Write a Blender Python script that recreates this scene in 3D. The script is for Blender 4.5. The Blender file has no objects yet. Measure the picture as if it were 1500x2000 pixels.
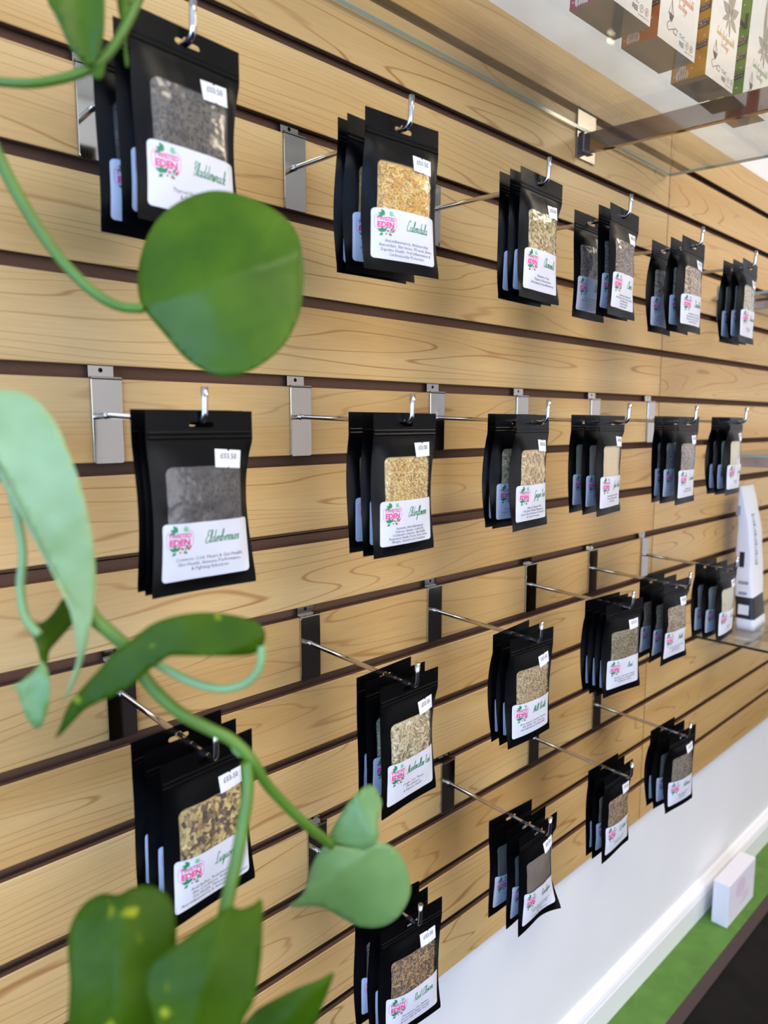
import bpy, bmesh, math, random
from mathutils import Vector, Matrix, noise
from mathutils.geometry import delaunay_2d_cdt

R = math.radians
SC = bpy.context.scene
COL = SC.collection

# ------------------------------------------------------------------ camera
W_PX, H_PX, F_PX = 1500.0, 2000.0, 1397.3756
YAW, PITCH, ROLL = 0.7625103, -0.1249189, 0.0009856
CAM = Vector((0.0, -0.7397481, -0.0577787))
FWD = Vector((math.sin(YAW) * math.cos(PITCH), math.cos(YAW) * math.cos(PITCH), math.sin(PITCH)))
_r = Vector((math.cos(YAW), -math.sin(YAW), 0)); _u = _r.cross(FWD)
RIGHT = _r * math.cos(ROLL) + _u * math.sin(ROLL)
UP = -_r * math.sin(ROLL) + _u * math.cos(ROLL)
cam_d = bpy.data.cameras.new('camera')
cam_d.sensor_fit = 'HORIZONTAL'; cam_d.sensor_width = 36.0
cam_d.lens = 36.0 * F_PX / W_PX
cam_d.clip_start = 0.02; cam_d.clip_end = 50
cam_d.dof.use_dof = True; cam_d.dof.focus_distance = 0.92
cam_d.dof.aperture_fstop = cam_d.lens / 5.6
cam = bpy.data.objects.new('camera', cam_d); COL.objects.link(cam)
m = Matrix((RIGHT, UP, -FWD)).transposed().to_4x4(); m.translation = CAM
cam.matrix_world = m
SC.camera = cam

def at(px, py, depth):
    """world point seen at a photo pixel, 'depth' metres along the view axis"""
    return CAM + (FWD + RIGHT * ((px - W_PX / 2) / F_PX) - UP * ((py - H_PX / 2) / F_PX)) * depth

# ------------------------------------------------------------------ world, lights, exposure
SC.view_settings.view_transform = 'Standard'; SC.view_settings.look = 'None'
SC.view_settings.gamma = 1.0; SC.view_settings.use_curve_mapping = False
SC.view_settings.exposure = 0.0
SC.cycles.max_bounces = 8; SC.cycles.transparent_max_bounces = 24
SC.cycles.use_denoising = True
SC.cycles.caustics_reflective = False; SC.cycles.caustics_refractive = False
wd = bpy.data.worlds.new('world'); SC.world = wd; wd.use_nodes = True
wd.node_tree.nodes['Background'].inputs[0].default_value = (0.55, 0.70, 1.0, 1)
wd.node_tree.nodes['Background'].inputs[1].default_value = 2.0

def area(name, loc, target, sx, sy, power, col):
    l = bpy.data.lights.new(name, 'AREA'); l.shape = 'RECTANGLE'; l.size = sx; l.size_y = sy
    l.energy = power; l.color = col
    o = bpy.data.objects.new(name, l); COL.objects.link(o); o.location = loc
    o.rotation_euler = (Vector(target) - Vector(loc)).to_track_quat('-Z', 'Y').to_euler()
    return o
area('daylight_window_left_offscreen', (-2.205, -1.55, 0.05), (0, -1.55, 0.05), 2.3, 1.8, 92, (0.25, 0.49, 1.0))
area('daylight_shop_window_offscreen', (0.1, -3.605, 0.05), (0.1, 0, 0.05), 2.7, 1.9, 48, (1.0, 0.92, 0.82))
area('ceiling_lamp_near_offscreen', (0.6, -1.45, 1.285), (0.6, -1.45, 0), 1.1, 0.55, 24, (1.0, 0.87, 0.70))
area('ceiling_lamp_far_offscreen', (2.9, -1.45, 1.285), (2.9, -1.45, 0), 1.1, 0.55, 40, (1.0, 0.84, 0.64))

# ------------------------------------------------------------------ materials
def srgb(c):
    return tuple(((x / 255) / 12.92 if x / 255 <= 0.04045 else ((x / 255 + 0.055) / 1.055) ** 2.4) for x in c) + (1,)
MATS = {}
def new_mat(name):
    mt = bpy.data.materials.new(name); mt.use_nodes = True
    MATS[name] = mt
    return mt, mt.node_tree.nodes, mt.node_tree.links
def plain(name, col, rough=0.5, metal=0.0, spec=0.5, coat=0.0, var=0.0, bump=0.0, bscale=60):
    mt, n, l = new_mat(name); b = n['Principled BSDF']
    b.inputs['Base Color'].default_value = srgb(col); b.inputs['Roughness'].default_value = rough
    b.inputs['Metallic'].default_value = metal; b.inputs['Specular IOR Level'].default_value = spec
    b.inputs['Coat Weight'].default_value = coat; b.inputs['Coat Roughness'].default_value = 0.1
    if var or bump:
        tc = n.new('ShaderNodeTexCoord'); nz = n.new('ShaderNodeTexNoise'); nz.inputs['Scale'].default_value = bscale
        nz.inputs['Detail'].default_value = 3; l.new(tc.outputs['Object'], nz.inputs['Vector'])
        if var:
            hs = n.new('ShaderNodeHueSaturation'); hs.inputs['Color'].default_value = srgb(col)
            mr = n.new('ShaderNodeMapRange'); mr.inputs['To Min'].default_value = 1 - var; mr.inputs['To Max'].default_value = 1 + var
            mr.inputs['From Min'].default_value = 0.3; mr.inputs['From Max'].default_value = 0.7
            l.new(nz.outputs['Fac'], mr.inputs['Value']); l.new(mr.outputs[0], hs.inputs['Value'])
            l.new(hs.outputs[0], b.inputs['Base Color'])
        if bump:
            bp = n.new('ShaderNodeBump'); bp.inputs['Strength'].default_value = bump; bp.inputs['Distance'].default_value = 0.002
            l.new(nz.outputs['Fac'], bp.inputs['Height']); l.new(bp.outputs[0], b.inputs['Normal'])
    return mt

def wood_mat():
    mt, n, l = new_mat('maple_laminate'); b = n['Principled BSDF']
    tc = n.new('ShaderNodeTexCoord'); oi = n.new('ShaderNodeObjectInfo')
    mp = n.new('ShaderNodeMapping'); mp.inputs['Scale'].default_value = (0.95, 1.0, 12.0)
    l.new(tc.outputs['Object'], mp.inputs['Vector'])
    mu = n.new('ShaderNodeMath'); mu.operation = 'MULTIPLY'; mu.inputs[1].default_value = 97.0
    l.new(oi.outputs['Random'], mu.inputs[0])
    n1 = n.new('ShaderNodeTexNoise'); n1.noise_dimensions = '4D'; n1.inputs['Scale'].default_value = 1.25
    n1.inputs['Detail'].default_value = 1.6; n1.inputs['Roughness'].default_value = 0.35; n1.inputs['Distortion'].default_value = 0.25
    l.new(mp.outputs[0], n1.inputs['Vector']); l.new(mu.outputs[0], n1.inputs['W'])
    m2 = n.new('ShaderNodeMath'); m2.operation = 'MULTIPLY'; m2.inputs[1].default_value = 17.0
    l.new(n1.outputs['Fac'], m2.inputs[0])
    pp = n.new('ShaderNodeMath'); pp.operation = 'PINGPONG'; pp.inputs[1].default_value = 0.5
    sx = n.new('ShaderNodeSeparateXYZ'); l.new(tc.outputs['Object'], sx.inputs[0])
    kr = n.new('ShaderNodeMath'); kr.operation = 'MULTIPLY'; kr.inputs[1].default_value = 7.31; l.new(oi.outputs['Random'], kr.inputs[0])
    kf = n.new('ShaderNodeMath'); kf.operation = 'FRACT'; l.new(kr.outputs[0], kf.inputs[0])
    km = n.new('ShaderNodeMapRange'); km.inputs['To Min'].default_value = 22.0; km.inputs['To Max'].default_value = 105.0; l.new(kf.outputs[0], km.inputs['Value'])
    zk = n.new('ShaderNodeMath'); zk.operation = 'MULTIPLY_ADD'; l.new(sx.outputs['Z'], zk.inputs[0]); l.new(km.outputs[0], zk.inputs[1]); l.new(m2.outputs[0], zk.inputs[2])
    l.new(zk.outputs[0], pp.inputs[0])
    ln = n.new('ShaderNodeMapRange'); ln.interpolation_type = 'SMOOTHSTEP'
    ln.inputs['From Min'].default_value = 0.0; ln.inputs['From Max'].default_value = 0.085
    ln.inputs['To Min'].default_value = 1.0; ln.inputs['To Max'].default_value = 0.0
    l.new(pp.outputs[0], ln.inputs['Value'])
    # strength varies along the board
    n2 = n.new('ShaderNodeTexNoise'); n2.noise_dimensions = '4D'; n2.inputs['Scale'].default_value = 2.0; n2.inputs['Detail'].default_value = 2
    l.new(mp.outputs[0], n2.inputs['Vector']); l.new(mu.outputs[0], n2.inputs['W'])
    s2 = n.new('ShaderNodeMapRange'); s2.inputs['From Min'].default_value = 0.35; s2.inputs['From Max'].default_value = 0.65
    s2.inputs['To Min'].default_value = 0.25; s2.inputs['To Max'].default_value = 0.8
    l.new(n2.outputs['Fac'], s2.inputs['Value'])
    ms = n.new('ShaderNodeMath'); ms.operation = 'MULTIPLY'; l.new(ln.outputs[0], ms.inputs[0]); l.new(s2.outputs[0], ms.inputs[1])
    # fine fibre
    mp3 = n.new('ShaderNodeMapping'); mp3.inputs['Scale'].default_value = (14, 1, 420); l.new(tc.outputs['Object'], mp3.inputs['Vector'])
    n3 = n.new('ShaderNodeTexNoise'); n3.inputs['Scale'].default_value = 1.0; n3.inputs['Detail'].default_value = 2
    l.new(mp3.outputs[0], n3.inputs['Vector'])
    base = n.new('ShaderNodeValToRGB')
    base.color_ramp.elements[0].position = 0.3; base.color_ramp.elements[0].color = srgb((194, 152, 92))
    base.color_ramp.elements[1].position = 0.7; base.color_ramp.elements[1].color = srgb((214, 178, 120))
    l.new(n1.outputs['Fac'], base.inputs['Fac'])
    hs = n.new('ShaderNodeHueSaturation'); l.new(base.outputs[0], hs.inputs['Color'])
    mr = n.new('ShaderNodeMapRange'); mr.inputs['From Min'].default_value = 0.3; mr.inputs['From Max'].default_value = 0.7
    mr.inputs['To Min'].default_value = 0.94; mr.inputs['To Max'].default_value = 1.05
    l.new(n3.outputs['Fac'], mr.inputs['Value']); l.new(mr.outputs[0], hs.inputs['Value'])
    mx = n.new('ShaderNodeMix'); mx.data_type = 'RGBA'
    l.new(ms.outputs[0], mx.inputs['Factor']); l.new(hs.outputs[0], mx.inputs['A'])
    mx.inputs['B'].default_value = srgb((150, 96, 46))
    l.new(mx.outputs['Result'], b.inputs['Base Color'])
    b.inputs['Roughness'].default_value = 0.34; b.inputs['Specular IOR Level'].default_value = 0.4
    return mt
WOOD = wood_mat()
MDF = plain('mdf_brown', (112, 80, 60), 0.85, var=0.12, bscale=900, spec=0.2)
WHITE_WALL = plain('white_paint', (238, 237, 236), 0.6, var=0.015, bscale=6)
SKIRT = plain('white_gloss_paint', (246, 244, 243), 0.3)
FLOORM = plain('dark_floor_vinyl', (26, 22, 21), 0.85, spec=0.15, var=0.25, bscale=14)
GREENF = plain('green_floor_paint', (86, 128, 48), 0.75, var=0.15, bscale=22)
BROWNE = plain('brown_edge', (66, 50, 46), 0.6)
CEIL = plain('ceiling_paint', (236, 234, 228), 0.8)
CHROME = plain('chrome', (206, 202, 196), 0.08, 1.0)
STEEL = plain('satin_steel', (140, 134, 128), 0.22, 1.0)
ARM = plain('polished_arm', (172, 158, 146), 0.07, 1.0)
ROD = plain('chrome_rod', (205, 202, 200), 0.16, 1.0)
BLACK = plain('black_foil', (6, 6, 7), 0.33, spec=0.14, bump=0.12, bscale=70)
LABEL = plain('label_paper', (214, 214, 221), 0.45, spec=0.35)
STICK = plain('sticker_paper', (230, 230, 234), 0.5, spec=0.3)
PINK = plain('print_pink', (222, 62, 134), 0.5)
PINKL = plain('print_pink_outline', (240, 138, 184), 0.5)
GREEN = plain('print_green', (36, 132, 84), 0.5)
GREEN2 = plain('print_pale_green', (120, 190, 150), 0.5)
GREY = plain('print_grey', (104, 104, 112), 0.5)
DARK = plain('print_dark', (48, 46, 52), 0.5)
RED = plain('print_red', (190, 50, 70), 0.5)
WPRINT = plain('print_white', (232, 220, 206), 0.5)

def thin_fresnel(n, l):
    """same reflectance from either side of a thin pane (no total reflection on the way out)"""
    g = n.new('ShaderNodeNewGeometry'); fr = n.new('ShaderNodeFresnel'); mr = n.new('ShaderNodeMapRange')
    mr.inputs['To Min'].default_value = 1.5; mr.inputs['To Max'].default_value = 1 / 1.5
    l.new(g.outputs['Backfacing'], mr.inputs['Value']); l.new(mr.outputs[0], fr.inputs[0])
    return fr
def film_mat():
    mt, n, l = new_mat('clear_film'); out = n['Material Output']; n.remove(n['Principled BSDF'])
    tr = n.new('ShaderNodeBsdfTransparent'); tr.inputs[0].default_value = (0.93, 0.93, 0.93, 1)
    gl = n.new('ShaderNodeBsdfGlossy'); gl.inputs['Roughness'].default_value = 0.18; gl.inputs[0].default_value = (1, 1, 1, 1)
    df = n.new('ShaderNodeBsdfDiffuse'); df.inputs[0].default_value = (0.85, 0.84, 0.82, 1)
    fr = thin_fresnel(n, l)
    tc = n.new('ShaderNodeTexCoord'); nz = n.new('ShaderNodeTexNoise'); nz.inputs['Scale'].default_value = 55; nz.inputs['Detail'].default_value = 2
    l.new(tc.outputs['Object'], nz.inputs['Vector'])
    bp = n.new('ShaderNodeBump'); bp.inputs['Strength'].default_value = 0.5; bp.inputs['Distance'].default_value = 0.004
    l.new(nz.outputs['Fac'], bp.inputs['Height']); l.new(bp.outputs[0], gl.inputs['Normal']); l.new(bp.outputs[0], fr.inputs['Normal'])
    m1 = n.new('ShaderNodeMixShader'); m2 = n.new('ShaderNodeMixShader'); m1.inputs[0].default_value = 0.05
    l.new(tr.outputs[0], m1.inputs[1]); l.new(df.outputs[0], m1.inputs[2])
    l.new(fr.outputs[0], m2.inputs[0]); l.new(m1.outputs[0], m2.inputs[1]); l.new(gl.outputs[0], m2.inputs[2])
    l.new(m2.outputs[0], out.inputs[0])
    return mt
FILM = film_mat()
def glass_mat(name, tint, haze):
    mt, n, l = new_mat(name); out = n['Material Output']; n.remove(n['Principled BSDF'])
    tr = n.new('ShaderNodeBsdfTransparent'); tr.inputs[0].default_value = tint + (1,)
    gl = n.new('ShaderNodeBsdfGlossy'); gl.inputs['Roughness'].default_value = 0.04
    df = n.new('ShaderNodeBsdfDiffuse'); df.inputs[0].default_value = (0.8, 0.8, 0.78, 1)
    fr = thin_fresnel(n, l)
    m1 = n.new('ShaderNodeMixShader'); m2 = n.new('ShaderNodeMixShader'); m1.inputs[0].default_value = haze
    tc = n.new('ShaderNodeTexCoord'); nz = n.new('ShaderNodeTexNoise'); nz.inputs['Scale'].default_value = 7; nz.inputs['Detail'].default_value = 4
    l.new(tc.outputs['Object'], nz.inputs['Vector'])
    mr = n.new('ShaderNodeMapRange'); mr.inputs['From Min'].default_value = 0.35; mr.inputs['From Max'].default_value = 0.7
    mr.inputs['To Min'].default_value = haze * 0.3; mr.inputs['To Max'].default_value = haze * 1.8
    l.new(nz.outputs['Fac'], mr.inputs['Value']); l.new(mr.outputs[0], m1.inputs[0])
    l.new(tr.outputs[0], m1.inputs[1]); l.new(df.outputs[0], m1.inputs[2])
    l.new(fr.outputs[0], m2.inputs[0]); l.new(m1.outputs[0], m2.inputs[1]); l.new(gl.outputs[0], m2.inputs[2])
    l.new(m2.outputs[0], out.inputs[0])
    return mt
GLASS = glass_mat('shelf_glass', (0.93, 0.95, 0.93), 0.065)
PANE = glass_mat('window_pane', (0.97, 0.98, 0.98), 0.01)
GEDGE = plain('glass_edge_green', (142, 164, 152), 0.15, spec=0.8)
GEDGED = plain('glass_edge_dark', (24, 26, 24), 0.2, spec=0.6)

def herb_mat(name, cols, fine=900):
    mt, n, l = new_mat('herb_' + name); b = n['Principled BSDF']; b.inputs['Roughness'].default_value = 0.75
    g = n.new('ShaderNodeNewGeometry'); tc = n.new('ShaderNodeTexCoord')
    nz = n.new('ShaderNodeTexNoise'); nz.inputs['Scale'].default_value = fine; nz.inputs['Detail'].default_value = 2
    l.new(tc.outputs['Object'], nz.inputs['Vector'])
    ad = n.new('ShaderNodeMath'); ad.operation = 'MULTIPLY_ADD'; ad.inputs[1].default_value = 0.6; 
    sub = n.new('ShaderNodeMath'); sub.operation = 'SUBTRACT'; sub.inputs[1].default_value = 0.3
    l.new(nz.outputs['Fac'], ad.inputs[0]); l.new(g.outputs['Random Per Island'], sub.inputs[0]); l.new(sub.outputs[0], ad.inputs[2])
    rp = n.new('ShaderNodeValToRGB'); e = rp.color_ramp.elements
    e[0].color = srgb(cols[0]); e[0].position = 0.05; e[1].color = srgb(cols[-1]); e[1].position = 0.95
    for i, c in enumerate(cols[1:-1]):
        k = e.new((i + 1) / (len(cols) - 1)); k.color = srgb(c)
    l.new(ad.outputs[0], rp.inputs['Fac']); l.new(rp.outputs[0], b.inputs['Base Color'])
    bp = n.new('ShaderNodeBump'); bp.inputs['Strength'].default_value = 0.6; bp.inputs['Distance'].default_value = 0.0015
    l.new(nz.outputs['Fac'], bp.inputs['Height']); l.new(bp.outputs[0], b.inputs['Normal'])
    return mt

# ------------------------------------------------------------------ object helpers
def mesh(name, verts, faces, mats, fm=None, smooth=False):
    me = bpy.data.meshes.new(name); me.from_pydata([tuple(v) for v in verts], [], faces)
    for mm in (mats if isinstance(mats, (list, tuple)) else [mats]): me.materials.append(mm)
    if fm: me.polygons.foreach_set('material_index', fm)
    if smooth: me.polygons.foreach_set('use_smooth', [True] * len(faces))
    me.validate(); me.update()
    return me
def obj(name, me, parent=None, **props):
    o = bpy.data.objects.new(name, me); COL.objects.link(o)
    if parent: o.parent = parent
    for k, v in props.items(): o[k] = v
    return o
def empty(name, loc, rz=0.0, **props):
    o = bpy.data.objects.new(name, None); COL.objects.link(o); o.empty_display_size = 0.02
    o.location = loc; o.rotation_euler = (0, 0, rz)
    for k, v in props.items(): o[k] = v
    return o
class MB:
    def __init__(s): s.v = []; s.f = []; s.m = []
    def add(s, v, f, mi=0):
        k = len(s.v); s.v += [tuple(p) for p in v]; s.f += [tuple(i + k for i in q) for q in f]; s.m += [mi] * len(f)
    def box(s, x0, x1, y0, y1, z0, z1, mi=0):
        s.add([(x, y, z) for z in (z0, z1) for y in (y0, y1) for x in (x0, x1)],
              [(0, 2, 3, 1), (4, 5, 7, 6), (0, 1, 5, 4), (1, 3, 7, 5), (3, 2, 6, 7), (2, 0, 4, 6)], mi)
    def tube(s, pts, rad, n=10, mi=0, caps=True):
        pts = [Vector(p) for p in pts]; rads = rad if isinstance(rad, (list, tuple)) else [rad] * len(pts)
        rings = []; side = None
        for i, p in enumerate(pts):
            t = (pts[min(i + 1, len(pts) - 1)] - pts[max(i - 1, 0)]).normalized()
            if side is None: side = t.orthogonal().normalized()
            else: side = (side - t * side.dot(t)).normalized()
            b = t.cross(side)
            rings.append([p + (side * math.cos(2 * math.pi * k / n) + b * math.sin(2 * math.pi * k / n)) * rads[i] for k in range(n)])
        k0 = [q for r_ in rings for q in r_]
        f = [(i * n + k, i * n + (k + 1) % n, (i + 1) * n + (k + 1) % n, (i + 1) * n + k) for i in range(len(pts) - 1) for k in range(n)]
        if caps: f += [tuple(reversed(range(n))), tuple((len(pts) - 1) * n + k for k in range(n))]
        s.add(k0, f, mi)
    def mesh(s, name, mats, smooth=False): return mesh(name, s.v, s.f, mats, s.m, smooth)
def bevelled(me, w, seg=2, ang=40):
    bm = bmesh.new(); bm.from_mesh(me)
    ed = [e for e in bm.edges if len(e.link_faces) == 2 and e.calc_face_angle(0) > R(ang)]
    bmesh.ops.bevel(bm, geom=ed, offset=w, segments=seg, profile=0.5, affect='EDGES', clamp_overlap=True)
    bm.to_mesh(me); bm.free(); return me
def smooth_path(pts, n=6):
    """Catmull-Rom through the points"""
    pts = [Vector(p) for p in pts]
    if len(pts) < 3: return pts
    q = [pts[0] * 2 - pts[1]] + pts + [pts[-1] * 2 - pts[-2]]; out = []
    for i in range(1, len(q) - 2):
        a, b, c, d = q[i - 1:i + 3]
        for k in range(n):
            t = k / n
            out.append(0.5 * ((2 * b) + (c - a) * t + (2 * a - 5 * b + 4 * c - d) * t * t + (3 * b - a - 3 * c + d) * t ** 3))
    out.append(pts[-1]); return out
def rrect(x0, x1, y0, y1, r, n=5):
    """rounded rectangle outline, counter-clockwise"""
    out = []
    for cx, cy, a0 in ((x1 - r, y1 - r, 0), (x0 + r, y1 - r, 90), (x0 + r, y0 + r, 180), (x1 - r, y0 + r, 270)):
        for k in range(n + 1):
            a = R(a0 + 90 * k / n); out.append((cx + r * math.cos(a), cy + r * math.sin(a)))
    return out
def inside(p, poly):
    c = False; j = len(poly) - 1
    for i in range(len(poly)):
        a, b = poly[i], poly[j]
        if (a[1] > p[1]) != (b[1] > p[1]) and p[0] < (b[0] - a[0]) * (p[1] - a[1]) / (b[1] - a[1]) + a[0]: c = not c
        j = i
    return c
def dens(poly, step):
    out = []
    for i, a in enumerate(poly):
        b = poly[(i + 1) % len(poly)]; d = math.dist(a, b); k = max(1, int(d / step))
        out += [(a[0] + (b[0] - a[0]) * t / k, a[1] + (b[1] - a[1]) * t / k) for t in range(k)]
    return out
def cdt(loops, step, jit=0.0):
    """triangulate inside loops[0] with the other loops as constraints; returns verts2d, tris"""
    pts = []; ed = []
    for lp in loops:
        k = len(pts); pts += lp; ed += [(k + i, k + (i + 1) % len(lp)) for i in range(len(lp))]
    xs = [p[0] for p in loops[0]]; ys = [p[1] for p in loops[0]]
    nx = int((max(xs) - min(xs)) / step); ny = int((max(ys) - min(ys)) / step)
    seg = [p for lp in loops for p in lp]
    for i in range(1, nx + 1):
        for j in range(1, ny + 1):
            q = (min(xs) + i * step, min(ys) + j * step * 0.999)
            if inside(q, loops[0]) and min((q[0] - s[0]) ** 2 + (q[1] - s[1]) ** 2 for s in seg) > (0.4 * step) ** 2: pts.append(q)
    v, e, f, *_ = delaunay_2d_cdt([Vector(p) for p in pts], ed, [], 0, 1e-7)
    v = [(p.x, p.y) for p in v]; tri = []
    for t in f:
        c = (sum(v[i][0] for i in t) / len(t), sum(v[i][1] for i in t) / len(t))
        if inside(c, loops[0]):
            a = (v[t[1]][0] - v[t[0]][0]) * (v[t[2]][1] - v[t[0]][1]) - (v[t[1]][1] - v[t[0]][1]) * (v[t[2]][0] - v[t[0]][0])
            tri.append((tuple(t) if a > 0 else tuple(reversed(t)), c))
    return v, tri
_tx = {}
def text2d(body, size, bold=0.0, res=2, align='CENTER'):
    """outline text as a flat mesh: (verts2d, faces), centred on x=0, baseline y=0"""
    key = (body, size, bold, res, align)
    if key not in _tx:
        cu = bpy.data.curves.new('t', 'FONT'); cu.body = body; cu.size = size; cu.align_x = align
        cu.resolution_u = res; cu.offset = bold; cu.fill_mode = 'FRONT'
        o = bpy.data.objects.new('t', cu); COL.objects.link(o)
        me = o.to_mesh(); v = [(p.co.x, p.co.y) for p in me.vertices]; f = [tuple(p.vertices) for p in me.polygons]
        o.to_mesh_clear(); bpy.data.objects.remove(o); bpy.data.curves.remove(cu)
        _tx[key] = (v, f)
    return _tx[key]

# brush script: every letter is one or more pen strokes, x-height 1
SCRIPT = {
 'a': (1.2, [[(.9,.85),(.5,1),(.15,.6),(.25,.1),(.6,.05),(.9,.6),(.95,1),(.9,.4),(1.0,.02),(1.3,.25)]]),
 'b': (1.05, [[(0,.1),(.35,.9),(.55,2.0),(.35,2.3),(.2,1.6),(.2,.4),(.4,.02),(.75,.3),(.75,.8),(.55,.9),(1.1,.7)]]),
 'c': (.92, [[(.85,.8),(.55,1),(.2,.6),(.25,.1),(.6,.02),(1.0,.3)]]),
 'd': (1.22, [[(.85,.85),(.5,1),(.15,.55),(.25,.08),(.6,.08),(.85,.6),(1.0,2.3),(.9,1.0),(.92,.2),(1.05,.02),(1.3,.25)]]),
 'e': (.88, [[(0,.2),(.5,.55),(.7,.85),(.5,1.02),(.22,.7),(.25,.15),(.55,0),(.95,.3)]]),
 'f': (.72, [[(0,.1),(.4,.8),(.7,2.0),(.55,2.3),(.4,1.7),(.35,.3),(.25,-.9),(.1,-1),(.1,-.6),(.4,0),(.8,.25)]]),
 'g': (1.12, [[(.85,.85),(.5,1),(.15,.55),(.3,.08),(.65,.15),(.9,.9),(.85,-.4),(.55,-1),(.25,-.8),(.6,-.2),(1.2,.25)]]),
 'h': (1.08, [[(0,.1),(.4,1),(.6,2.1),(.4,2.3),(.28,1.5),(.2,0),(.35,.7),(.65,1),(.8,.7),(.75,.15),(.9,0),(1.15,.25)]]),
 'i': (.58, [[(0,.15),(.25,1),(.22,.3),(.35,0),(.65,.25)], [(.3,1.4),(.36,1.5)]]),
 'k': (1.02, [[(0,.1),(.4,1),(.6,2.1),(.4,2.3),(.28,1.5),(.2,0),(.35,.6),(.75,1),(.75,.7),(.4,.55),(.7,.15),(.85,0),(1.1,.25)]]),
 'l': (.58, [[(0,.1),(.4,1),(.55,2.1),(.35,2.3),(.22,1.5),(.2,.3),(.35,0),(.65,.25)]]),
 'm': (1.38, [[(0,.6),(.2,1),(.2,0),(.35,.8),(.6,1),(.65,0),(.8,.8),(1.05,1),(1.1,.2),(1.2,0),(1.45,.25)]]),
 'n': (1.02, [[(0,.6),(.2,1),(.2,0),(.35,.75),(.65,1),(.72,.2),(.85,0),(1.1,.25)]]),
 'o': (.95, [[(.55,1),(.2,.7),(.22,.15),(.5,0),(.8,.35),(.75,.85),(.5,1),(.7,.75),(1.1,.8)]]),
 'p': (1.0, [[(0,.3),(.2,1),(.15,-1),(.3,.6),(.6,1),(.85,.6),(.7,.1),(.35,.1)]]),
 'q': (1.12, [[(.85,.85),(.5,1),(.15,.55),(.3,.08),(.65,.15),(.9,.9),(.85,-1),(1,-.6),(1.2,.25)]]),
 'r': (.78, [[(0,.2),(.2,1.05),(.35,.9),(.6,.95),(.5,.3),(.65,0),(.9,.25)]]),
 's': (.74, [[(0,.1),(.4,1.05),(.6,.5),(.5,.05),(.2,.05)], [(.5,.05),(.85,.2)]]),
 't': (.65, [[(0,.15),(.3,1),(.4,1.8),(.3,.4),(.42,0),(.7,.25)], [(.05,1.2),(.65,1.25)]]),
 'u': (1.05, [[(0,.7),(.15,1),(.15,.25),(.35,0),(.65,.4),(.75,1),(.72,.3),(.85,0),(1.1,.25)]]),
 'v': (.9, [[(0,.8),(.15,1),(.3,.1),(.4,0),(.65,.7),(.7,1),(.95,.9)]]),
 'w': (1.15, [[(0,.8),(.12,1),(.2,.1),(.35,.05),(.55,.9),(.6,.1),(.8,.1),(1,.95),(1.25,.9)]]),
 'B': (1.25, [[(.35,2.1),(.3,0)], [(.05,1.8),(.5,2.35),(1,2.1),(.85,1.5),(.4,1.25),(.9,1.1),(1.1,.5),(.7,0),(.2,.1)]]),
 'C': (1.12, [[(1.1,2),(.9,2.35),(.5,2.1),(.15,1.2),(.2,.3),(.6,-.1),(1.1,.3)]]),
 'D': (1.4, [[(.4,2.1),(.35,.1)], [(0,1.9),(.6,2.35),(1.2,1.8),(1.2,.7),(.7,0),(.1,.1),(.3,.3)]]),
 'E': (1.1, [[(1,2),(.8,2.35),(.4,2.1),(.45,1.5),(.75,1.3),(.4,1.2),(.1,.6),(.25,0),(.65,-.1),(1.1,.4)]]),
 'G': (1.3, [[(1.1,2),(.85,2.35),(.4,2),(.12,1.1),(.3,.2),(.7,.05),(1.05,.6),(1.1,1.1),(1.05,.1),(.8,-.8),(.4,-.7),(1.3,.2)]]),
 'J': (1.1, [[(.2,2.1),(.6,2.3),(1,2.2)], [(.7,2.2),(.65,0),(.4,-.8),(.1,-.6),(.5,-.1),(1.1,.3)]]),
 'K': (1.25, [[(.3,2.2),(.2,0)], [(1.1,2.2),(.5,1.2),(.3,1.1),(.7,.9),(1,.1),(1.3,.2)]]),
 'L': (1.15, [[(.9,2),(.7,2.35),(.45,1.9),(.4,.6),(.15,0),(0,.15),(.3,.2),(.8,0),(1.2,.25)]]),
 'M': (1.4, [[(-.1,.3),(0,0),(.2,.2),(.4,2.2),(.65,.4),(1,2.2),(1.05,.2),(1.2,0),(1.4,.25)]]),
 'N': (1.2, [[(0,.1),(.2,.1),(.35,2.2),(.8,.05),(1,2.2),(1.2,2.3)]]),
 'P': (1.1, [[(.35,2.1),(.25,0)], [(0,1.7),(.5,2.35),(1.05,2),(.9,1.3),(.4,1.0)]]),
 'R': (1.2, [[(.35,2.1),(.25,0)], [(0,1.7),(.5,2.35),(1,2),(.8,1.3),(.4,1.1),(.7,.8),(.95,.1),(1.25,.2)]]),
 'S': (1.05, [[(1,1.9),(.8,2.35),(.4,2),(.6,1.3),(.9,.7),(.6,0),(.1,.2)]]),
 'T': (.95, [[(.6,2.2),(.55,.3),(.3,0)], [(0,1.9),(.3,2.25),(.8,2.15),(1.2,2.35)]]),
 'V': (.95, [[(0,2),(.15,2.2),(.5,0),(1,2.3)]]),
 'W': (1.35, [[(0,2),(.15,2.25),(.3,.1),(.75,1.8),(.95,.1),(1.3,2.2)]]),
 ' ': (.6, []),
}
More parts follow.
